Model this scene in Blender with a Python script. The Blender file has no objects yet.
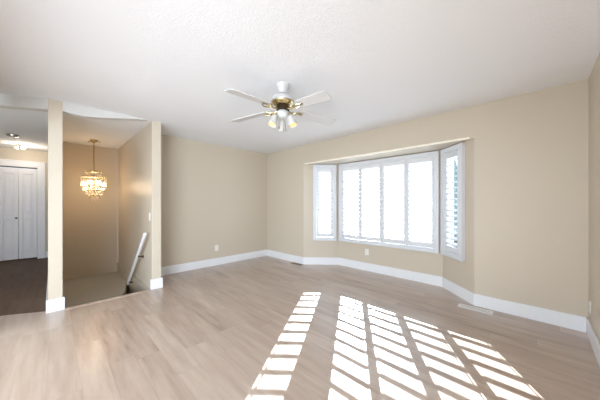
import bpy, bmesh, math, random
from math import sin, cos, pi, radians, sqrt, atan2
from mathutils import Vector, Matrix
random.seed(7)
S = bpy.context.scene
COL = S.collection

# ------------------------------------------------------------------ camera, sky, sun, exposure
cam_d = bpy.data.cameras.new('camera')
cam = bpy.data.objects.new('camera', cam_d); COL.objects.link(cam)
cam.location = (4.634, -3.603, 1.237)
cam.rotation_euler = (radians(90), 0, radians(44.37))
cam_d.sensor_width = 36.0
cam_d.lens = 36.0 * 242.0 / 600.0
cam_d.shift_y = 4.0 / 600.0
cam_d.clip_start = 0.02
S.camera = cam

world = bpy.data.worlds.new('sky'); S.world = world
world.use_nodes = True
wn = world.node_tree.nodes
bg = wn['Background']
bg.inputs['Color'].default_value = (0.74, 0.87, 1.0, 1)
bg.inputs['Strength'].default_value = .9

sun_d = bpy.data.lights.new('sun', 'SUN')
sun_d.energy = 21
sun_d.angle = radians(0.27)
sun_d.color = (0.90, 0.95, 1.0)
sun = bpy.data.objects.new('sun', sun_d); COL.objects.link(sun)
EL = radians(22.0)
sun.rotation_euler = Vector((0.533 * cos(EL), -0.846 * cos(EL), -sin(EL))).to_track_quat('-Z', 'Y').to_euler()
sun.location = (-6, 10, 6)

# fill lights added at unseen openings behind the camera to brighten the room
for nm, loc, rot, sx, sz, en in (('patio_fill', (2.75, -7.72, 1.12), (radians(90), 0, 0), 3.9, 2.2, 72.0),
                                 ('side_fill', (5.2, -5.7, .92), (radians(90), 0, radians(90)), 2.6, 1.2, 110.0)):
    ad = bpy.data.lights.new(nm, 'AREA'); ad.shape = 'RECTANGLE'; ad.size = sx; ad.size_y = sz
    ad.energy = en; ad.color = (0.80, 0.90, 1.0)
    ao = bpy.data.objects.new(nm, ad); COL.objects.link(ao); ao.location = loc; ao.rotation_euler = rot

vs = S.view_settings
vs.view_transform = 'Standard'; vs.look = 'None'; vs.gamma = 1.0; vs.use_curve_mapping = False
vs.exposure = 1.32
cy = S.cycles
cy.max_bounces = 14; cy.diffuse_bounces = 8; cy.transparent_max_bounces = 32
cy.caustics_reflective = False; cy.caustics_refractive = False
cy.sample_clamp_indirect = 8.0
cy.use_denoising = True

# ------------------------------------------------------------------ materials
def new_mat(name):
    m = bpy.data.materials.new(name); m.use_nodes = True
    nt = m.node_tree
    return m, nt, nt.nodes['Principled BSDF']

def srgb(r, g, b):
    f = lambda c: ((c / 255 + 0.055) / 1.055) ** 2.4 if c > 10 else c / 255 / 12.92
    return (f(r), f(g), f(b), 1)

def simple(name, col, rough=0.5, metal=0.0, spec=0.5, bump=0.0, scale=60.0, var=0.04):
    """paint / metal with a little procedural unevenness"""
    m, nt, b = new_mat(name)
    tc = nt.nodes.new('ShaderNodeTexCoord')
    nz = nt.nodes.new('ShaderNodeTexNoise'); nz.inputs['Scale'].default_value = scale; nz.inputs['Detail'].default_value = 4
    nt.links.new(tc.outputs['Object'], nz.inputs['Vector'])
    mx = nt.nodes.new('ShaderNodeMix'); mx.data_type = 'RGBA'
    mx.inputs[6].default_value = tuple(c * (1 - var) for c in col[:3]) + (1,)
    mx.inputs[7].default_value = tuple(min(1, c * (1 + var)) for c in col[:3]) + (1,)
    nt.links.new(nz.outputs['Fac'], mx.inputs[0])
    nt.links.new(mx.outputs[2], b.inputs['Base Color'])
    b.inputs['Roughness'].default_value = rough
    b.inputs['Metallic'].default_value = metal
    b.inputs['Specular IOR Level'].default_value = spec
    if bump:
        bp = nt.nodes.new('ShaderNodeBump'); bp.inputs['Strength'].default_value = bump; bp.inputs['Distance'].default_value = 0.01
        nt.links.new(nz.outputs['Fac'], bp.inputs['Height'])
        nt.links.new(bp.outputs['Normal'], b.inputs['Normal'])
    return m

def emit(name, col, strength):
    m, nt, b = new_mat(name)
    b.inputs['Base Color'].default_value = col
    b.inputs['Emission Color'].default_value = col
    b.inputs['Emission Strength'].default_value = strength
    return m

M_WALL = simple('tan_wall_paint', srgb(199, 189, 173), 0.42, spec=0.35, bump=0.12, scale=90, var=0.012)
M_TRIM = simple('white_trim_paint', srgb(228, 230, 234), 0.35, spec=0.45, var=0.01)
M_SHUT = simple('white_shutter_paint', srgb(213, 216, 221), 0.4, spec=0.4, var=0.01)
M_BEAD = simple('cream_glare_bead_paint', srgb(250, 244, 230), 0.35, var=0.01)  # near-white puts the window glare into the bead's colour
M_DOOR = simple('white_door_paint', srgb(225, 226, 232), 0.4, var=0.015)
M_WHITE = simple('white_enamel', srgb(206, 207, 208), 0.3, var=0.01)
M_BLADE = simple('white_fan_blade', srgb(206, 207, 209), 0.4, var=0.01)
M_BRASS = simple('polished_brass', srgb(202, 188, 146), 0.2, metal=1.0, var=0.05)
M_DBRASS = simple('dark_bronze', srgb(70, 58, 42), 0.4, metal=0.8)
M_DARK = simple('dark_slot', srgb(40, 36, 33), 0.7)
M_PLATE = simple('white_plastic', srgb(232, 230, 226), 0.35, var=0.01)
M_CARPET = simple('beige_carpet', srgb(184, 181, 174), 0.95, spec=0.1, bump=0.6, scale=320, var=0.12)
M_BROWN = simple('brown_register_metal', srgb(150, 122, 88), 0.45, metal=0.3)
M_NICKEL = simple('brushed_nickel', srgb(170, 165, 158), 0.3, metal=1.0)
M_LAWN = simple('dry_winter_lawn', srgb(156, 156, 146), 0.95, bump=0.5, scale=5, var=0.1)
M_SPRUCE = simple('spruce_needles', srgb(112, 134, 142), 0.9, bump=0.5, scale=14, var=0.35)
M_BARK = simple('bark', srgb(98, 84, 70), 0.9, bump=0.6, scale=20, var=0.2)
M_BULB = emit('warm_bulb', (1.0, 0.84, 0.64, 1), 1.6)
M_BULBF = emit('fan_bulb', (1.0, 0.50, 0.15, 1), .75)
M_BULBW = emit('hall_bulb', (1.0, 0.87, 0.66, 1), 14.0)

def ceiling_mat():
    m, nt, b = new_mat('white_knockdown_ceiling')
    tc = nt.nodes.new('ShaderNodeTexCoord')
    nz = nt.nodes.new('ShaderNodeTexNoise'); nz.inputs['Scale'].default_value = 70; nz.inputs['Detail'].default_value = 6; nz.inputs['Roughness'].default_value = .62
    nt.links.new(tc.outputs['Object'], nz.inputs['Vector'])
    rp = nt.nodes.new('ShaderNodeValToRGB'); rp.color_ramp.elements[0].position = .46; rp.color_ramp.elements[1].position = .62
    nt.links.new(nz.outputs['Fac'], rp.inputs['Fac'])
    bp = nt.nodes.new('ShaderNodeBump'); bp.inputs['Strength'].default_value = .2; bp.inputs['Distance'].default_value = .006
    nt.links.new(rp.outputs['Color'], bp.inputs['Height'])
    nt.links.new(bp.outputs['Normal'], b.inputs['Normal'])
    b.inputs['Base Color'].default_value = srgb(232, 235, 240)
    b.inputs['Roughness'].default_value = .85
    b.inputs['Specular IOR Level'].default_value = .2
    return m
M_CEIL = ceiling_mat()
M_HEAD = simple('shade_grey_header_paint', srgb(206, 206, 205), .6, spec=.2, var=.01)  # ceiling white made greyer, header shade put into the colour

def floor_mat(name='light_oak_laminate_planks', k_=(.83, .81, .82), gloss=1.0):
    m, nt, b = new_mat(name)
    def srgb(r, g, b_): return tuple(c * k for c, k in zip(globals()['srgb'](r, g, b_)[:3], k_)) + (1,)
    N, L = nt.nodes, nt.links
    def math_(op, a, bb=None, c=None):
        n = N.new('ShaderNodeMath'); n.operation = op
        for i, v in enumerate((a, bb, c)):
            if v is None: continue
            if isinstance(v, (int, float)): n.inputs[i].default_value = v
            else: L.new(v, n.inputs[i])
        return n.outputs[0]
    tc = N.new('ShaderNodeTexCoord'); sp = N.new('ShaderNodeSeparateXYZ'); L.new(tc.outputs['Object'], sp.inputs[0])
    W, LEN = 0.165, 1.25
    v = math_('DIVIDE', sp.outputs['Y'], W); row = math_('FLOOR', v)
    w1 = N.new('ShaderNodeTexWhiteNoise'); w1.noise_dimensions = '1D'; L.new(row, w1.inputs['W'])
    u = math_('ADD', math_('DIVIDE', sp.outputs['X'], LEN), w1.outputs['Value']); coln = math_('FLOOR', u)
    cb = N.new('ShaderNodeCombineXYZ'); L.new(coln, cb.inputs[0]); L.new(row, cb.inputs[1])
    w2 = N.new('ShaderNodeTexWhiteNoise'); w2.noise_dimensions = '2D'; L.new(cb.outputs[0], w2.inputs['Vector'])
    # grain stretched along the plank, shifted plank by plank
    gv = N.new('ShaderNodeCombineXYZ')
    L.new(math_('MULTIPLY_ADD', sp.outputs['X'], 1.6, math_('MULTIPLY', w2.outputs['Value'], 37.0)), gv.inputs[0])
    L.new(math_('MULTIPLY', sp.outputs['Y'], 14.0), gv.inputs[1])
    g1 = N.new('ShaderNodeTexNoise'); g1.inputs['Scale'].default_value = 1.0; g1.inputs['Detail'].default_value = 6; g1.inputs['Roughness'].default_value = .6
    L.new(gv.outputs[0], g1.inputs['Vector'])
    gv2 = N.new('ShaderNodeCombineXYZ')
    L.new(math_('MULTIPLY_ADD', sp.outputs['X'], 1.0, math_('MULTIPLY', w2.outputs['Value'], 91.0)), gv2.inputs[0])
    L.new(math_('MULTIPLY', sp.outputs['Y'], 8.0), gv2.inputs[1])
    g2 = N.new('ShaderNodeTexNoise'); g2.inputs['Scale'].default_value = 2.0; g2.inputs['Detail'].default_value = 3
    L.new(gv2.outputs[0], g2.inputs['Vector'])
    t = math_('ADD', math_('MULTIPLY', w2.outputs['Value'], .17), math_('ADD', math_('MULTIPLY', g1.outputs['Fac'], .55), math_('MULTIPLY', g2.outputs['Fac'], .42)))
    rp = N.new('ShaderNodeValToRGB'); e = rp.color_ramp.elements
    e[0].position = .33; e[0].color = srgb(150, 130, 114)
    e[1].position = .74; e[1].color = srgb(208, 193, 178)
    k = rp.color_ramp.elements.new(.46); k.color = srgb(180, 161, 145)
    k = rp.color_ramp.elements.new(.58); k.color = srgb(194, 176, 160)
    L.new(t, rp.inputs['Fac'])
    fv = math_('FRACT', v); fu = math_('FRACT', u)
    sv = math_('LESS_THAN', math_('MINIMUM', fv, math_('SUBTRACT', 1.0, fv)), .009)
    su = math_('LESS_THAN', math_('MINIMUM', fu, math_('SUBTRACT', 1.0, fu)), .0014)
    seam = math_('MAXIMUM', sv, su)
    mx = N.new('ShaderNodeMix'); mx.data_type = 'RGBA'
    L.new(math_('MULTIPLY', seam, .2), mx.inputs[0]); L.new(rp.outputs['Color'], mx.inputs[6]); mx.inputs[7].default_value = srgb(105, 86, 72)
    L.new(mx.outputs[2], b.inputs['Base Color'])
    bp = N.new('ShaderNodeBump'); bp.inputs['Strength'].default_value = .15; bp.inputs['Distance'].default_value = .002
    L.new(math_('SUBTRACT', math_('MULTIPLY', g1.outputs['Fac'], .5), seam), bp.inputs['Height'])
    L.new(bp.outputs['Normal'], b.inputs['Normal'])
    b.inputs['Roughness'].default_value = .30 + .25 * (1 - gloss)
    b.inputs['Coat Weight'].default_value = .35 * gloss; b.inputs['Coat Roughness'].default_value = .28
    b.inputs['Specular IOR Level'].default_value = .25 + .35 * gloss
    return m
M_FLOOR = floor_mat()
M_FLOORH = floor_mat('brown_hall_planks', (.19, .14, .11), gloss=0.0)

def clear_mat(name, tint, gloss, mixf, rough=0.02, transl=None):
    """thin clear sheet: lets light straight through, with a mirror-like film"""
    m = bpy.data.materials.new(name); m.use_nodes = True
    nt = m.node_tree; nt.nodes.clear()
    out = nt.nodes.new('ShaderNodeOutputMaterial')
    tr = nt.nodes.new('ShaderNodeBsdfTransparent'); tr.inputs['Color'].default_value = tint
    gl = nt.nodes.new('ShaderNodeBsdfGlossy'); gl.inputs['Roughness'].default_value = rough; gl.inputs['Color'].default_value = gloss
    mx = nt.nodes.new('ShaderNodeMixShader'); mx.inputs[0].default_value = mixf
    nt.links.new(tr.outputs[0], mx.inputs[1]); nt.links.new(gl.outputs[0], mx.inputs[2])
    last = mx
    if transl:
        tl = nt.nodes.new('ShaderNodeBsdfTranslucent'); tl.inputs['Color'].default_value = transl[0]
        m2 = nt.nodes.new('ShaderNodeMixShader'); m2.inputs[0].default_value = transl[1]
        nt.links.new(mx.outputs[0], m2.inputs[1]); nt.links.new(tl.outputs[0], m2.inputs[2]); last = m2
    nt.links.new(last.outputs[0], out.inputs['Surface'])
    return m
M_PANE = clear_mat('window_glass', (.96, .98, .98, 1), (1, 1, 1, 1), .05)
M_CRYSTAL = clear_mat('cut_crystal', (.98, .97, .95, 1), (1, .99, .97, 1), .22, .08, ((1, .93, .84, 1), .07))
M_SHADE = simple('frosted_white_glass', srgb(205, 205, 202), .25, var=.01)

# ------------------------------------------------------------------ mesh helpers
class MB:
    def __init__(self): self.bm = bmesh.new()
    def box(self, x0, x1, y0, y1, z0, z1, mtx=None):
        vs_ = [Vector((x, y, z)) for z in (z0, z1) for y in (y0, y1) for x in (x0, x1)]
        if mtx: vs_ = [mtx @ v for v in vs_]
        v = [self.bm.verts.new(p) for p in vs_]
        for f in ((0, 2, 3, 1), (4, 5, 7, 6), (0, 1, 5, 4), (1, 3, 7, 5), (3, 2, 6, 7), (2, 0, 4, 6)):
            self.bm.faces.new([v[i] for i in f])
        return self
    def prism(self, pts, z0, z1, mtx=None):
        """polygon in XY (counter-clockwise) raised from z0 to z1"""
        n = len(pts)
        P = [Vector((p[0], p[1], z0)) for p in pts] + [Vector((p[0], p[1], z1)) for p in pts]
        if mtx: P = [mtx @ p for p in P]
        v = [self.bm.verts.new(p) for p in P]
        self.bm.faces.new(v[:n][::-1]); self.bm.faces.new(v[n:])
        for i in range(n):
            j = (i + 1) % n
            self.bm.faces.new((v[i], v[j], v[n + j], v[n + i]))
        return self
    def lathe(self, prof, n=32, mtx=None, cap=True):
        """profile of (radius, z) turned round Z"""
        rings = []
        for r, z in prof:
            ring = []
            for i in range(n):
                p = Vector((max(r, 1e-4) * cos(2 * pi * i / n), max(r, 1e-4) * sin(2 * pi * i / n), z))
                ring.append(self.bm.verts.new(mtx @ p if mtx else p))
            rings.append(ring)
        for a, b in zip(rings, rings[1:]):
            for i in range(n):
                j = (i + 1) % n
                self.bm.faces.new((a[i], a[j], b[j], b[i]))
        if cap:
            self.bm.faces.new(rings[0][::-1]); self.bm.faces.new(rings[-1])
        return self
    def tube(self, pts, r, n=10):
        pts = [Vector(p) for p in pts]
        rr = r if isinstance(r, (list, tuple)) else [r] * len(pts)
        rings = []; up = None
        for i, p in enumerate(pts):
            d = (pts[min(i + 1, len(pts) - 1)] - pts[max(i - 1, 0)]).normalized()
            if up is None:
                up = Vector((0, 0, 1)) if abs(d.z) < .9 else Vector((1, 0, 0))
            a = d.cross(up).normalized(); b = a.cross(d).normalized(); up = b
            rings.append([self.bm.verts.new(p + (a * cos(2 * pi * k / n) + b * sin(2 * pi * k / n)) * rr[i]) for k in range(n)])
        for A, B in zip(rings, rings[1:]):
            for i in range(n):
                j = (i + 1) % n
                self.bm.faces.new((A[i], A[j], B[j], B[i]))
        self.bm.faces.new(rings[0][::-1]); self.bm.faces.new(rings[-1])
        return self
    def build(self, name, mat, parent=None, bevel=0.0, smooth=False, seg=2):
        bmesh.ops.recalc_face_normals(self.bm, faces=self.bm.faces)
        me = bpy.data.meshes.new(name); self.bm.to_mesh(me); self.bm.free()
        me.materials.append(mat)
        if smooth:
            for p in me.polygons: p.use_smooth = True
        o = bpy.data.objects.new(name, me); COL.objects.link(o)
        if parent: o.parent = parent
        if bevel:
            md = o.modifiers.new('bevel', 'BEVEL'); md.width = bevel; md.segments = seg
            md.limit_method = 'ANGLE'; md.angle_limit = radians(40)
        if smooth:
            md = o.modifiers.new('split', 'EDGE_SPLIT'); md.split_angle = radians(38)
        return o

def tag(o, label, cat, group=None):
    o['label'] = label; o['category'] = cat
    if group: o['group'] = group
    return o

def thing(name, label, cat, loc=(0, 0, 0), rz=0.0, group=None):
    o = bpy.data.objects.new(name, None); COL.objects.link(o)
    o.empty_display_size = .1
    o.location = loc; o.rotation_euler = (0, 0, rz)
    return tag(o, label, cat, group)

def struct(o, label=None, cat=None):
    o['kind'] = 'structure'
    if label: o['label'] = label
    if cat: o['category'] = cat
    return o

def frame2(p, q, z=0.0):
    """local frame: x from p to q, y to the left of that (outdoors for the bay), origin at p"""
    a = atan2(q[1] - p[1], q[0] - p[0])
    return Matrix.Translation((p[0], p[1], z)) @ Matrix.Rotation(a, 4, 'Z'), sqrt((q[0] - p[0]) ** 2 + (q[1] - p[1]) ** 2)

H = 2.44
XR = 4.99                      # right wall
B0, B1, B2, B3 = (1.21, 0.0), (1.739, 0.48), (3.632, 0.48), (4.09, 0.0)   # bay outline
SOF = 2.045                    # bay soffit
XE = 0.66                      # plane of the two wall ends and of the stair edge
YB = -7.6                      # far end of the dining side behind the camera
ZB = -2.3                      # bottom of stair shaft

# ------------------------------------------------------------------ floor, ceiling
fl = MB()
fl.box(XE, XR, YB, 0, -.12, 0)
fl.prism([(B0[0], 0), (B3[0], 0), (B2[0], B2[1]), (B1[0], B1[1])], -.12, 0)
fl.prism([(.40, -4.95), (XE, -4.95), (XE, -3.64), (.60, -3.64), (.40, -3.99)][::1], -.12, 0)
fl.box(0, XE, -2.50, 0, -.12, 0)
struct(fl.build('floor', M_FLOOR), 'light oak plank floor of the living room', 'floor')
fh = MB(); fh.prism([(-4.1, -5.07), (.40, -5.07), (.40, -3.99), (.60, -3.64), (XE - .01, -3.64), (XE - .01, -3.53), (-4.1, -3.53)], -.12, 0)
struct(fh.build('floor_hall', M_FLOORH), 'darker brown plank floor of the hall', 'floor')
ce = MB(); ce.box(-3.6, XR + .15, YB - .15, .15, H, H + .12)
struct(ce.build('ceiling', M_CEIL), 'white textured ceiling', 'ceiling')
# stair nosing along the edge of the opening
struct(MB().box(XE - .03, XE + .035, -3.52, -2.60, -.03, .006).build('trim_1', M_FLOOR, bevel=.005), 'oak nosing strip along the stair opening', 'trim')

# ------------------------------------------------------------------ walls
T = .12
lw = MB(); lw.box(-T, 0, -2.50, T, -.12, H)
struct(lw.build('wall_left', M_WALL), 'tan wall at the far left of the living room', 'wall')
wf = MB()
wf.box(-T, B0[0], 0, T, 0, H); wf.box(B3[0], XR + T, 0, T, 0, H); wf.box(B0[0], B3[0], 0, T, SOF, H)
struct(wf.build('wall_front', M_WALL), 'tan front wall around the bay', 'wall')
# right wall with a wide opening added behind the camera to let fill light in
wr = MB()
wr.box(XR, XR + T, -4.3, T, 0, H); wr.box(XR, XR + T, YB, -7.0, 0, H)
wr.box(XR, XR + T, -7.0, -4.3, 0, .3); wr.box(XR, XR + T, -7.0, -4.3, 2.2, H)
struct(wr.build('wall_right', M_WALL), 'tan right wall', 'wall')
# unseen back wall with a wide opening added to let fill light in
wb = MB()
wb.box(.4, .8, YB - T, YB, 0, H); wb.box(4.7, XR + T, YB - T, YB, 0, H); wb.box(.8, 4.7, YB - T, YB, 2.25, H)
struct(wb.build('wall_back', M_WALL), 'tan back wall behind the dining side', 'wall')
# unseen partition, its header put in to keep high light off the hall headers
wp = MB(); wp.box(.55, XR, -4.22, -4.10, 1.98, H); wp.box(.55, 1.0, -4.22, -4.10, 0, 1.98)
struct(wp.build('wall_light_block', M_WALL), 'tan wall behind the camera, its header added to block high light', 'wall')
# wing wall between stairwell and living room; hall wall ending in the free-standing post
sw = MB(); sw.box(-1.93, XE, -2.60, -2.478, -.02, H)
struct(sw.build('wall_stairwell', M_WALL, bevel=.006), 'tan wing wall right of the stairwell', 'wall')
hw = MB(); hw.box(-1.93, XE, -3.64, -3.52, -.02, H)
struct(hw.build('wall_hall', M_WALL, bevel=.006), 'narrow tan wall end between hall and stairwell', 'wall')
bk = MB(); bk.box(-1.93 - T, -1.93, -3.52, -2.60, -.02, H)
struct(bk.build('wall_rear', M_WALL), 'tan wall behind the chandelier', 'wall')
# lower stair shaft, a little thicker below floor level
sh = MB()
sh.box(-1.93 - T, -1.915, -3.52, -2.60, ZB, -.02)
sh.box(-1.93, XE, -2.615, -2.478, ZB, -.02)
sh.box(-1.93, XE, -3.64, -3.505, ZB, -.02)
sh.box(XE, XE + .1, -3.64, -2.478, ZB, -.12)
sh.box(-2.05, XE + .1, -3.64, -2.478, ZB - .1, ZB)
struct(sh.build('wall_shaft', M_WALL), 'tan lower walls of the stair shaft', 'wall')
# hall end wall with closet opening
XH = -3.45
he = MB()
DY0, DY1, DZ = -5.05, -3.845, 2.05
he.box(XH - .7, XH, DY1, -2.9, 0, H); he.box(XH - T, XH, DY0, DY1, DZ, H)
he.box(XH - .7, XH - .6, DY0, DY1, 0, DZ)
struct(he.build('wall_end', M_WALL), 'tan hall end wall above the closet', 'wall')
hs = MB(); hs.box(XH - .7, XE - .26, -5.07, -4.95, 0, H); hs.box(.28, .40, YB, -5.07, 0, H)
struct(hs.build('wall_south', M_WALL), 'tan wall on the far side of the hall', 'wall')
hn = MB(); hn.box(XH, -1.93 - T, -3.64, -3.52, 0, H)
struct(hn.build('wall_passage', M_WALL), 'tan hall wall beside the closet', 'wall')

# headers over the stairwell and hall openings, greyed to paint in their shade
hd = MB()
prof = [(-3.52, 2.44), (-3.52, 2.33), (-3.43, 2.318), (-3.34, 2.317), (-3.2, 2.335), (-3.06, 2.363), (-2.85, 2.405), (-2.65, 2.44)]
mt = Matrix(((0, 0, 1, 0), (1, 0, 0, 0), (0, 1, 0, 0), (0, 0, 0, 1)))
hd.prism(prof, XE - .1, XE, mt)
struct(hd.build('trim_2', M_HEAD), 'white header over the stairwell opening', 'trim')
hb, hl = frame2((XE - .01, -3.63), (-.11, -4.95))
h2 = MB(); h2.box(0, hl, -.1, 0, 2.318, H, hb)
struct(h2.build('trim_3', M_HEAD), 'white header over the hall opening', 'trim')

# bay walls
def bay_wall(name, p, q, w0, w1, z0, z1, label):
    m_, L = frame2(p, q)
    b = MB()
    b.box(0, w0, 0, T, 0, SOF + .1, m_); b.box(w1, L, 0, T, 0, SOF + .1, m_)
    b.box(w0, w1, 0, T, 0, z0, m_); b.box(w0, w1, 0, T, z1, SOF + .1, m_)
    return struct(b.build(name, M_WALL), label, 'wall')
LW, RW, MWN = (.204, .664), (.03, .50), (.048, 1.841)
ZW0, ZW1 = .50, 2.03
bay_wall('wall_bay_left', B0, B1, LW[0] + .012, LW[1] - .012, .512, 2.018, 'tan left side of the bay')
bay_wall('wall_bay_front', B1, B2, MWN[0] + .012, MWN[1] - .012, .512, 2.018, 'tan front of the bay')
bay_wall('wall_bay_right', B2, B3, RW[0] + .012, RW[1] - .012, .512, 2.018, 'tan right side of the bay')
bs = MB(); bs.prism([(B0[0], T * .99), (B3[0], T * .99), (B2[0] + .08, B2[1] + T), (B1[0] - .08, B1[1] + T)], SOF + .001, SOF + .16)
bs.prism([(B0[0], .002), (B3[0], .002), (B3[0] - .114, T), (B0[0] + .13, T)], SOF - .0005, SOF + .02)
struct(bs.build('ceiling_bay', M_WALL), 'tan soffit of the bay', 'ceiling')
# rounded bead added as the window glare line along the header's lower edge
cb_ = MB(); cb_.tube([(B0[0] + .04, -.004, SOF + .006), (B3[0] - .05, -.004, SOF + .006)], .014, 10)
struct(cb_.build('trim_4', M_BEAD, smooth=True), 'rounded bead painted pale for window glare along the bay header', 'trim')

# ------------------------------------------------------------------ baseboards
BH, BT = .145, .016
def base(name, path, label, closed=False, h=BH):
    """a baseboard run on the left-hand side of the path (room side)"""
    b = MB()
    n = len(path)
    P = [Vector(p) for p in path]
    offs = []
    for i in range(n):
        ds = []
        if i > 0 or closed: ds.append((P[i] - P[i - 1]).normalized())
        if i < n - 1 or closed: ds.append((P[(i + 1) % n] - P[i]).normalized())
        ns = [Vector((-d.y, d.x)) for d in ds]
        m_ = sum(ns, Vector((0, 0))); m_.normalize()
        offs.append(P[i] + m_ * (BT / max(.3, m_.dot(ns[0]))))
    rng = range(n if closed else n - 1)
    for i in rng:
        j = (i + 1) % n
        b.prism([tuple(P[i]), tuple(P[j]), tuple(offs[j]), tuple(offs[i])], 0, h)
    bmesh.ops.remove_doubles(b.bm, verts=b.bm.verts, dist=1e-5)
    return struct(b.build(name, M_TRIM, bevel=.004), label, 'baseboard')
base('baseboard_left', [(0, 0), (0, -2.478)][::1], 'white baseboard along the left wall')
base('baseboard_front', [(XR, -.001), (XR, 0), B3, B2, B1, B0, (0, 0)], 'white baseboard following the bay')
base('baseboard_right', [(XR, -4.2), (XR, -.017)], 'white baseboard along the right wall')
base('baseboard_post', [(.35, -3.64), (.35, -3.6401), (XE, -3.64), (XE, -3.52), (XE - .02, -3.52)][2:0:-1] if False else [(XE - .02, -3.52), (XE, -3.52), (XE, -3.64), (-1.9, -3.64)], 'white baseboard wrapped round the narrow wall end')
base('baseboard_wing', [(0.02, -2.478), (XE, -2.478), (XE, -2.60), (XE - .03, -2.60)], 'white baseboard wrapped round the wing wall end')
base('baseboard_hall', [(XH, -3.64), (XH, -3.71)], 'white baseboard beside the closet')

# ------------------------------------------------------------------ windows and shutters
def window(n, p, q, w, mull, label):
    m_, L = frame2(p, q)
    root = bpy.data.objects.new('window_%d' % n, None); COL.objects.link(root)
    root.matrix_world = m_ @ Matrix.Translation((0, 0, 0)); struct(root, label, 'window')
    x0, x1, z0, z1 = w[0] + .012, w[1] - .012, .512, 2.018
    f = MB()
    f.box(x0, x0 + .024, .075, .115, z0, z1); f.box(x1 - .024, x1, .075, .115, z0, z1)
    f.box(x0 + .024, x1 - .024, .075, .115, z0, z0 + .035); f.box(x0 + .024, x1 - .024, .075, .115, z1 - .035, z1)
    f.box(x0 + .001, x0 + .013, .001, .075, z0 + .001, z1 - .001); f.box(x1 - .013, x1 - .001, .001, .075, z0 + .001, z1 - .001)
    f.box(x0 + .013, x1 - .013, .001, .075, z0 + .001, z0 + .013); f.box(x0 + .013, x1 - .013, .001, .075, z1 - .013, z1 - .001)
    for mx in mull: f.box(mx - .02, mx + .02, .078, .112, z0 + .035, z1 - .035)
    f.build('window_frame', M_TRIM, root, bevel=.004)
    MB().box(x0 + .02, x1 - .02, .094, .098, z0 + .03, z1 - .03).build('pane', M_PANE, root)
    return root
window(1, B0, B1, LW, [], 'narrow window on the left side of the bay')
window(2, B1, B2, MWN, [.446, .872, 1.296], 'wide window across the front of the bay')
window(3, B2, B3, RW, [], 'narrow window on the right side of the bay')

LZ0, LZ1 = .645, 1.885
TILT = radians(12)
def shutter(p, q, w, panels, label, rod_at):
    """plantation shutter: outer frame on the wall and hinged panels with tilting louvres"""
    m_, L = frame2(p, q)
    root = thing('window_shutter', label, 'shutter', group='plantation shutters in the bay')
    root.matrix_world = m_
    f = MB(); fw = .062
    x0, x1 = w
    yi, yo = -.042, .05            # sticks into the room, returns into the reveal
    f.box(x0, x0 + fw, yi, -.0005, ZW0, ZW1); f.box(x1 - fw, x1, yi, -.0005, ZW0, ZW1)
    f.box(x0 + fw, x1 - fw, yi, -.0005, ZW0, ZW0 + fw); f.box(x0 + fw, x1 - fw, yi, -.0005, ZW1 - fw, ZW1)
    # raised outer lip
    for a in ((x0 - .006, x0 + .022, yi - .009, yi, ZW0 - .006, ZW1 + .006), (x1 - .022, x1 + .006, yi - .009, yi, ZW0 - .006, ZW1 + .006),
              (x0 + .022, x1 - .022, yi - .009, yi, ZW0 - .006, ZW0 + .022), (x0 + .022, x1 - .022, yi - .009, yi, ZW1 - .022, ZW1 + .006)):
        f.box(*a)
    f.build('shutter_frame', M_SHUT, root, bevel=.004)
    for (a, b, la, lb) in panels:
        pn = MB(); y0, y1 = -.036, -.008
        z0, z1 = ZW0 + fw + .003, ZW1 - fw - .003
        pn.box(a, la, y0, y1, z0, z1); pn.box(lb, b, y0, y1, z0, z1)
        pn.box(la, lb, y0, y1, z0, LZ0); pn.box(la, lb, y0, y1, LZ1, z1)
        P = pn.build('shutter_panel', M_SHUT, root, bevel=.004)
        n = 16; sp = (LZ1 - LZ0) / n
        lv = MB(); yc = -.022
        for i in range(n):
            zc = LZ0 + sp * (i + .5)
            mm = Matrix.Translation((0, yc, zc)) @ Matrix.Rotation(TILT, 4, 'X')
            # elliptical blade section
            pts = [(-.043, -.0045), (-.041, -.0068), (.041, -.0068), (.043, -.0045), (.043, .0045), (.041, .0068), (-.041, .0068), (-.043, .0045)]
            mz = mm @ Matrix(((0, 0, 1, 0), (1, 0, 0, 0), (0, 1, 0, 0), (0, 0, 0, 1)))
            lv.prism(pts, la + .001, lb - .001, mz)
        lv.build('louvers', M_SHUT, P, smooth=True)
        if rod_at is None or (len(panels) > 1 and a < 0.9): continue
        xr = la + (lb - la) * rod_at
        y_in = yc + .05
        MB().box(xr - .006, xr + .006, y_in, y_in + .01, LZ0 + .03, LZ1 - .03).build('tilt_rod', M_SHUT, P, bevel=.002)
    return root
mp = []
lx = [(1.873, 2.217), (2.293, 2.636), (2.726, 3.064), (3.147, 3.486)]
x_off = B1[0]
lx = [(a - x_off, b - x_off) for a, b in lx]
edges = [MWN[0] + .064] + [(lx[i][1] + lx[i + 1][0]) / 2 for i in range(3)] + [MWN[1] - .064]
for i in range(4): mp.append((edges[i] + .0015, edges[i + 1] - .0015, lx[i][0], lx[i][1]))
shutter(B1, B2, MWN, mp, 'wide white four-panel plantation shutter across the middle of the bay', .82)
shutter(B0, B1, LW, [(LW[0] + .064, LW[1] - .064, .318, .552)], 'narrow white plantation shutter on the left side of the bay', .16)
shutter(B2, B3, RW, [(RW[0] + .064, RW[1] - .064, .145, .388)], 'narrow white plantation shutter on the right side of the bay', .62)

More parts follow.
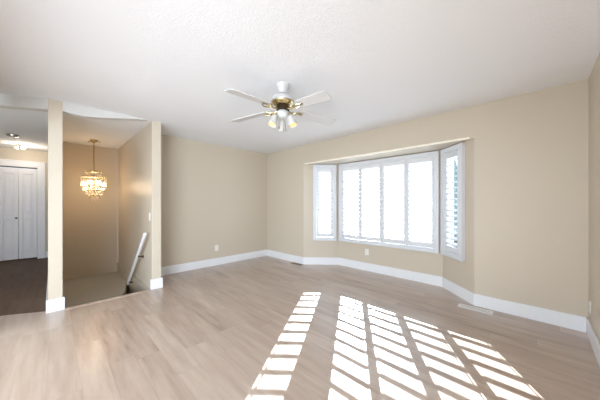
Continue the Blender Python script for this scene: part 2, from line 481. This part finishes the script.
# ------------------------------------------------------------------ closet doors and casing
dr = bpy.data.objects.new('door_1', None); COL.objects.link(dr); dr.location = (XH, 0, 0)
struct(dr, 'white panelled bifold closet door at the end of the hall', 'door')
def leaf(y0, y1, knob):
    b = MB(); xf = -.03; th = .035
    ST = .062
    # stiles, rails, then sunk panels with raised fields
    z = [.03, .20, .92, 1.03, 1.90, DZ - .025]
    b.box(xf - th, xf, y0, y0 + ST, z[0], z[5]); b.box(xf - th, xf, y1 - ST, y1, z[0], z[5])
    b.box(xf - th, xf, y0 + ST, y1 - ST, z[0], z[1]); b.box(xf - th, xf, y0 + ST, y1 - ST, z[2], z[3]); b.box(xf - th, xf, y0 + ST, y1 - ST, z[4], z[5])
    for a, c in ((z[1], z[2]), (z[3], z[4])):
        b.box(xf - th, xf - .02, y0 + ST, y1 - ST, a, c)
        b.box(xf - .016, xf - .003, y0 + ST + .028, y1 - ST - .028, a + .03, c - .03)
    P = b.build('door_leaf', M_DOOR, dr, bevel=.005)
    if knob is not None:
        k = MB(); mm = Matrix.Translation((xf, knob, .93)) @ Matrix.Rotation(pi / 2, 4, 'Y')
        k.lathe([(.008, 0), (.008, .012), (.017, .02), (.019, .028), (.014, .036), (0, .038)], 16, mm)
        k.build('knob', M_DBRASS, P, smooth=True)
yy = [DY1 - .002, DY1 - .28, DY1 - .56, DY1 - .84, DY1 - 1.12]
for i in range(4):
    leaf(yy[i + 1] + .002, yy[i] - .002, yy[1] - .03 if i == 1 else None)
MB().box(-.07, -.025, DY0 + .002, DY1 - .002, DZ - .018, DZ - .001).build('door_track', M_DARK, dr)
cs = MB()
cs.box(XH, XH + .018, DY1, DY1 + .125, 0, DZ + .13); cs.box(XH, XH + .018, DY0, DY1, DZ, DZ + .13)
cs.box(XH, XH + .028, DY0, DY1 + .135, DZ + .118, DZ + .14)
struct(cs.build('trim_5', M_DOOR, bevel=.004), 'white casing round the closet door', 'trim')

# ------------------------------------------------------------------ stair landing and steps
ld = MB()
ld.prism([(-1.915, -3.505), (-.2, -3.505), (-.2, -2.80), (-.26, -2.765), (-.884, -2.615), (-1.915, -2.615)], -.40, -.235)
struct(ld.build('floor_landing', M_CARPET, bevel=.012), 'beige carpeted landing below the floor edge', 'floor')
stp = MB()
for i in range(9):
    x1 = XE - .001 - i * .27
    stp.box(x1 - .30, x1, -3.504, -2.616, ZB, -.24 - i * .21 - (0 if i == 0 else .03))
struct(stp.build('floor_stairs', M_CARPET, bevel=.01), 'beige carpeted stairs going down', 'floor')

# handrail on the wing wall
hr = thing('handrail', 'white sloping handrail on the wall right of the stairwell', 'handrail', (.589, -2.67, .803))
a, b_ = Vector((0, 0, 0)), Vector((-1.24, 0, -1.07))
d = (b_ - a).normalized()
rl = MB()
nrm = Vector((-d.z, 0, d.x))
mtx = Matrix(((d.x, 0, nrm.x, 0), (0, 1, 0, 0), (d.z, 0, nrm.z, 0), (0, 0, 0, 1)))
pts = [(.021 * cos(t), .026 * sin(t)) for t in [2 * pi * k / 14 for k in range(14)]]
rl.prism(pts, 0, 1.49, mtx @ Matrix(((0, 0, 1, 0), (1, 0, 0, 0), (0, 1, 0, 0), (0, 0, 0, 1))))
rl.build('rail', M_TRIM, hr, smooth=True)
for s in (.53, 1.36):
    c = d * s
    br = MB()
    br.tube([c + Vector((0, 0, -.02)), c + Vector((0, .01, -.045)), c + Vector((0, .045, -.05)), c + Vector((0, .066, -.05))], .009, 8)
    br.lathe([(.026, 0), (.026, .004), (.018, .007)], 14, Matrix.Translation(c + Vector((0, .0695, -.05))) @ Matrix.Rotation(pi / 2, 4, 'X'))
    br.build('bracket', M_DBRASS, hr, smooth=True)

# ------------------------------------------------------------------ electrical plates
def outlet(loc, rz, label):
    r = thing('wall_outlet', label, 'outlet', loc, rz, 'wall outlets')
    b = MB(); b.box(-.036, .036, -.006, -.0005, -.058, .058); b.build('cover_plate', M_PLATE, r, bevel=.003)
    for z in (.024, -.024):
        f = MB(); f.lathe([(.0165, 0), (.0165, .003), (.015, .0038)], 20, Matrix.Translation((0, -.0058, z)) @ Matrix.Rotation(pi / 2, 4, 'X'))
        s_ = f.build('socket', M_PLATE, r)
        k = MB(); k.box(-.008, -.0068, -.0102, -.0094, z - .005, z + .006); k.box(.0068, .008, -.0102, -.0094, z - .005, z + .006)
        k.box(-.002, .002, -.0102, -.0094, z - .012, z - .008)
        k.build('slot', M_DARK, s_)
    return r
outlet((0, -1.281, .346), radians(90), 'white outlet low on the far left wall')
outlet((2.38, .48, .345), 0, 'white outlet on the bay wall below the wide window')
outlet((XR, -.13, .285), radians(-90), 'white outlet low on the right wall by the corner')
sr = thing('light_switch', 'white light switch on the wing wall above the handrail', 'switch', (.555, -2.60, 1.05), 0)
MB().box(-.036, .036, -.006, -.0005, -.058, .058).build('cover_plate', M_PLATE, sr, bevel=.003)
MB().box(-.016, .016, -.0095, -.006, -.033, .033).build('rocker', M_PLATE, sr, bevel=.002)

# ------------------------------------------------------------------ floor registers
def register(loc, rz, L, W, mat, label):
    r = thing('floor_register', label, 'vent', loc, rz, 'floor registers')
    b = MB(); t = .014
    b.box(-L / 2, L / 2, -W / 2, -W / 2 + t, .0003, .006); b.box(-L / 2, L / 2, W / 2 - t, W / 2, .0003, .006)
    b.box(-L / 2, -L / 2 + t, -W / 2 + t, W / 2 - t, .0003, .006); b.box(L / 2 - t, L / 2, -W / 2 + t, W / 2 - t, .0003, .006)
    b.build('rim', mat, r, bevel=.002)
    g = MB(); n = 22
    for i in range(n):
        x = -L / 2 + t + (L - 2 * t) * (i + .5) / n
        g.box(x - .0045, x + .0045, -W / 2 + t, W / 2 - t, .0008, .0045)
    g.box(-L / 2 + t, L / 2 - t, -.004, .004, .0008, .005)
    g.build('grille', mat, r)
    MB().box(-L / 2 + t, L / 2 - t, -W / 2 + t, W / 2 - t, .0002, .0007).build('duct_opening', M_DARK, r)
    return r
register((4.115, -.125, 0), radians(0), .33, .115, M_PLATE, 'white floor register by the right corner of the bay')
register((1.10, -.085, 0), 0, .30, .11, M_BROWN, 'brown floor register by the left corner of the bay')

# ------------------------------------------------------------------ ceiling fan
FX, FY = 2.801, -1.977
fan = thing('ceiling_fan', 'white and brass ceiling fan with lights hanging from living room ceiling', 'ceiling fan', (FX, FY, H))
MB().lathe([(.030, -.088), (.038, -.085), (.050, -.05), (.070, -.010), (.072, 0)], 32).build('canopy', M_WHITE, fan, smooth=True)
MB().lathe([(.015, -.14), (.015, -.08)], 16).build('downrod', M_DBRASS, fan, smooth=True)
mo = MB().lathe([(.108, -.182), (.122, -.172), (.120, -.155), (.104, -.13), (.075, -.113), (.03, -.104), (.018, -.102)], 40).build('motor_housing', M_WHITE, fan, smooth=True)
MB().lathe([(.07, -.214), (.082, -.21), (.102, -.196), (.114, -.187), (.116, -.180), (.10, -.178)], 40).build('brass_band', M_BRASS, mo, smooth=True)
MB().lathe([(.05, -.262), (.066, -.258), (.07, -.236), (.06, -.213)], 32).build('flywheel', M_DBRASS, fan, smooth=True)
hub = MB().lathe([(.012, -.352), (.04, -.345), (.062, -.325), (.068, -.3), (.062, -.278), (.045, -.262)], 32).build('light_hub', M_WHITE, fan, smooth=True)
YAW = radians(44.37)
def blade(ang, R_):
    rot = Matrix.Rotation(ang + YAW, 4, 'Z')
    zb = -.243
    r0, r1 = .185, R_
    w0, w1, rc = .058, .070, .03
    pts = [(r0, -w0 + .012), (r0 + .012, -w0), (r1 - rc, -w1)]
    pts += [(r1 - rc + rc * sin(t), -w1 + rc - rc * cos(t)) for t in (pi / 8, pi / 4, 3 * pi / 8, pi / 2)]
    pts += [(r1 - rc + rc * sin(t), w1 - rc - rc * cos(t)) for t in (pi / 2, 5 * pi / 8, 3 * pi / 4, 7 * pi / 8)]
    pts += [(r1 - rc, w1), (r0 + .012, w0), (r0, w0 - .012)]
    mm = rot @ Matrix.Translation((0, 0, zb)) @ Matrix.Rotation(radians(-11), 4, 'X')
    bl = MB().prism(pts, -.004, .004, mm).build('fan_blade', M_BLADE, fan, bevel=.002)
    ir = MB()                                  # forked brass blade iron
    up = Matrix.Translation((0, 0, 0))
    P = lambda x, y, z: rot @ Vector((x, y, z))
    ir.tube([P(.06, 0, -.248), P(.10, 0, -.262), P(.14, .0, -.258)], .009, 8)
    for s in (-1, 1):
        ir.tube([P(.13, 0, -.258), P(.16, s * .03, -.258), P(.2, s * .04, -.252 + s * .007), P(.235, s * .022, -.251 + s * .004)], .007, 8)
    ir.tube([P(.13, 0, -.258), P(.2, 0, -.252), P(.25, 0, -.250)], .006, 8)
    ir.build('blade_iron', M_BRASS, bl, smooth=True)
for ang, R_ in ((radians(37), .71), (radians(148), .71), (radians(223), .60), (radians(-37), .53)): blade(ang, R_)
for k, a in enumerate((215, 330, 95)):          # three tulip spot shades
    rot = Matrix.Rotation(radians(a) + YAW, 4, 'Z')
    P = lambda x, z: rot @ Vector((x, 0, z))
    MB().tube([P(.05, -.31), P(.075, -.305), P(.084, -.318), P(.088, -.335)], .008, 8).build('lamp_arm', M_BRASS, hub, smooth=True)
    mm = rot @ Matrix.Translation((.088, 0, -.33)) @ Matrix.Rotation(radians(180 - 20), 4, 'Y')
    # open cup: outer skin then inner skin
    sd = MB().lathe([(.004, 0), (.022, .002), (.03, .018), (.033, .05), (.038, .082), (.046, .105), (.043, .105), (.035, .082), (.030, .05), (.026, .02), (.004, .012)], 24, mm, cap=False)
    sh_ = sd.build('lamp_shade', M_SHADE, fan, smooth=True)
    bu = MB().lathe([(.004, .015), (.014, .02), (.016, .05), (.026, .072), (.028, .088), (.02, .1), (.004, .106)], 20, mm)
    bu.build('bulb', M_BULBF, sh_, smooth=True)
for (x, y, l) in ((-.035, -.03, .10), (.01, -.045, .125)):
    q = Matrix.Rotation(YAW, 4, 'Z') @ Vector((x, y, 0))
    c = MB().tube([(q.x, q.y, -.335), (q.x, q.y, -.335 - l)], .0016, 6)
    c.lathe([(.003, -l - .358), (.007, -l - .352), (.007, -l - .342), (.003, -l - .333)], 10, Matrix.Translation((q.x, q.y, 0)))
    c.build('pull_chain', M_BRASS, fan)

# ------------------------------------------------------------------ crystal chandelier
CX, CY = -1.31, -3.06
ch = thing('chandelier', 'lit crystal chandelier hanging in the stairwell', 'chandelier', (CX, CY, H))
cn = MB().lathe([(.012, -.06), (.02, -.045), (.05, -.02), (.062, -.006), (.062, 0)], 28)
cn.build('canopy', M_BRASS, ch, smooth=True)
for s in (-1, 1):                     # small scrolls beside the rod
    rot = Matrix.Rotation(YAW, 4, 'Z')
    MB().tube([rot @ Vector((s * x, 0, z)) for x, z in ((.01, -.055), (.04, -.035), (.075, -.022), (.105, -.03), (.112, -.045))], .008, 8).build('scroll', M_BRASS, ch, smooth=True)
MB().tube([(0, 0, -.05), (0, 0, -.60)], .011, 12).build('rod', M_BRASS, ch, smooth=True)
Z0 = -(H - 1.845)                     # top of the crystals, from the ceiling
fr = MB()
for r, z in ((.112, Z0), (.178, Z0 - .095), (.178, Z0 - .285), (.145, Z0 - .36), (.09, Z0 - .45)):
    fr.tube([(r * cos(2 * pi * i / 32), r * sin(2 * pi * i / 32), z) for i in range(33)], .0068, 6)
    for i in range(4):
        a = pi / 4 + i * pi / 2
        fr.tube([(0, 0, z), (r * cos(a), r * sin(a), z)], .004, 6)
fr.tube([(0, 0, Z0 + .02), (0, 0, Z0 - .48)], .006, 8)
fr.build('tier_frame', M_BRASS, ch)
def prism_mesh(l, r):
    b = MB(); b.lathe([(r * .35, 0), (r, -.012), (r, -l + .02), (r * .2, -l)], 6)
    o = b.build('crystal_prism', M_CRYSTAL); me = o.data; bpy.data.objects.remove(o); return me
m_short, m_long, m_drop = prism_mesh(.115, .0095), prism_mesh(.20, .011), prism_mesh(.085, .010)
for n, r, z, me in ((16, .112, Z0, m_short), (26, .178, Z0 - .095, m_long), (22, .15, Z0 - .285, m_drop), (18, .12, Z0 - .355, m_drop), (11, .083, Z0 - .42, m_drop), (6, .04, Z0 - .475, m_drop)):
    for i in range(n):
        o = bpy.data.objects.new('crystal_prism', me); COL.objects.link(o); o.parent = ch
        a = 2 * pi * (i + .5 * (n % 4 == 2)) / n
        o.location = (r * cos(a), r * sin(a), z - .004); o.rotation_euler = (0, 0, a)
for i in range(6):
    a = 2 * pi * i / 6 + .3
    MB().lathe([(.006, -.03), (.014, -.02), (.018, 0), (.012, .025), (.002, .045)], 14, Matrix.Translation((.085 * cos(a), .085 * sin(a), Z0 - .2))).build('bulb', M_BULB, ch, smooth=True)
ld_ = bpy.data.lights.new('chandelier_lamp', 'POINT'); ld_.energy = 6; ld_.color = (1.0, .72, .45); ld_.shadow_soft_size = .1
lo = bpy.data.objects.new('chandelier_lamp', ld_); COL.objects.link(lo); lo.parent = ch; lo.location = (0, 0, Z0 - .27)

# ------------------------------------------------------------------ hall ceiling fittings
hf = thing('ceiling_spotlight', 'two-bulb spotlight on the hall ceiling by the closet', 'ceiling light', (-2.86, -4.06, H))
MB().lathe([(.055, -.018), (.06, -.01), (.06, 0)], 24).build('ceiling_plate', M_NICKEL, hf, smooth=True)
rot = Matrix.Rotation(YAW, 4, 'Z')
for x, mat in ((-.085, M_PLATE), (.06, M_BULBW)):
    q = rot @ Vector((x, 0, 0))
    MB().tube([(q.x * .3, q.y * .3, -.012), (q.x * .8, q.y * .8, -.018), (q.x, q.y, -.03)], .007, 8).build('arm', M_NICKEL, hf, smooth=True)
    MB().lathe([(.012, -.085), (.028, -.078), (.036, -.06), (.03, -.042), (.018, -.03)], 18, Matrix.Translation((q.x, q.y, 0))).build('bulb', mat, hf, smooth=True)
hl_ = bpy.data.lights.new('spotlight_lamp', 'POINT'); hl_.energy = 3; hl_.color = (1, .86, .68); hl_.shadow_soft_size = .05
ho = bpy.data.objects.new('spotlight_lamp', hl_); COL.objects.link(ho); ho.parent = hf; ho.location = rot @ Vector((.06, 0, -.16))
sd_ = thing('smoke_detector', 'round smoke detector on the hall ceiling nearer the room', 'smoke detector', (-1.89, -4.09, H))
MB().lathe([(.05, -.034), (.066, -.028), (.072, -.012), (.072, 0)], 28).build('cover', M_NICKEL, sd_, smooth=True)
MB().lathe([(.02, -.039), (.03, -.036), (.032, -.03)], 20).build('sensor_cap', M_PLATE, sd_, smooth=True)

# ------------------------------------------------------------------ outdoors
gr = MB(); gr.box(-40, 40, -40, -7.75, -.95, -.9); gr.box(-40, 40, .8, 60, -.95, -.9)
struct(gr.build('ground', M_LAWN), 'pale dry lawn outside', 'ground')
def spruce(loc, h, label):
    r = thing('spruce_tree', label, 'tree', loc)
    MB().lathe([(.14, 0), (.1, h * .5), (.02, h * .95)], 10).build('trunk', M_BARK, r, smooth=True)
    f = MB(); n = 11
    for i in range(n):
        z = h * (.12 + .8 * i / n); rr = h * .2 * (1 - i / (n + .6)); m = 14
        ring = [f.bm.verts.new((rr * (1 + (.22 if k % 2 else -.18)) * cos(2 * pi * k / m + i), rr * (1 + (.22 if k % 2 else -.18)) * sin(2 * pi * k / m + i), z - rr * .25)) for k in range(m)]
        top = f.bm.verts.new((0, 0, z + h * .16)); bot = f.bm.verts.new((0, 0, z))
        for k in range(m):
            f.bm.faces.new((ring[k], ring[(k + 1) % m], top)); f.bm.faces.new((ring[(k + 1) % m], ring[k], bot))
    f.build('foliage', M_SPRUCE, r)
    return r
spruce((1.55, 11.2, -.9), 4.6, 'blue-green spruce seen through the narrow right shutter')
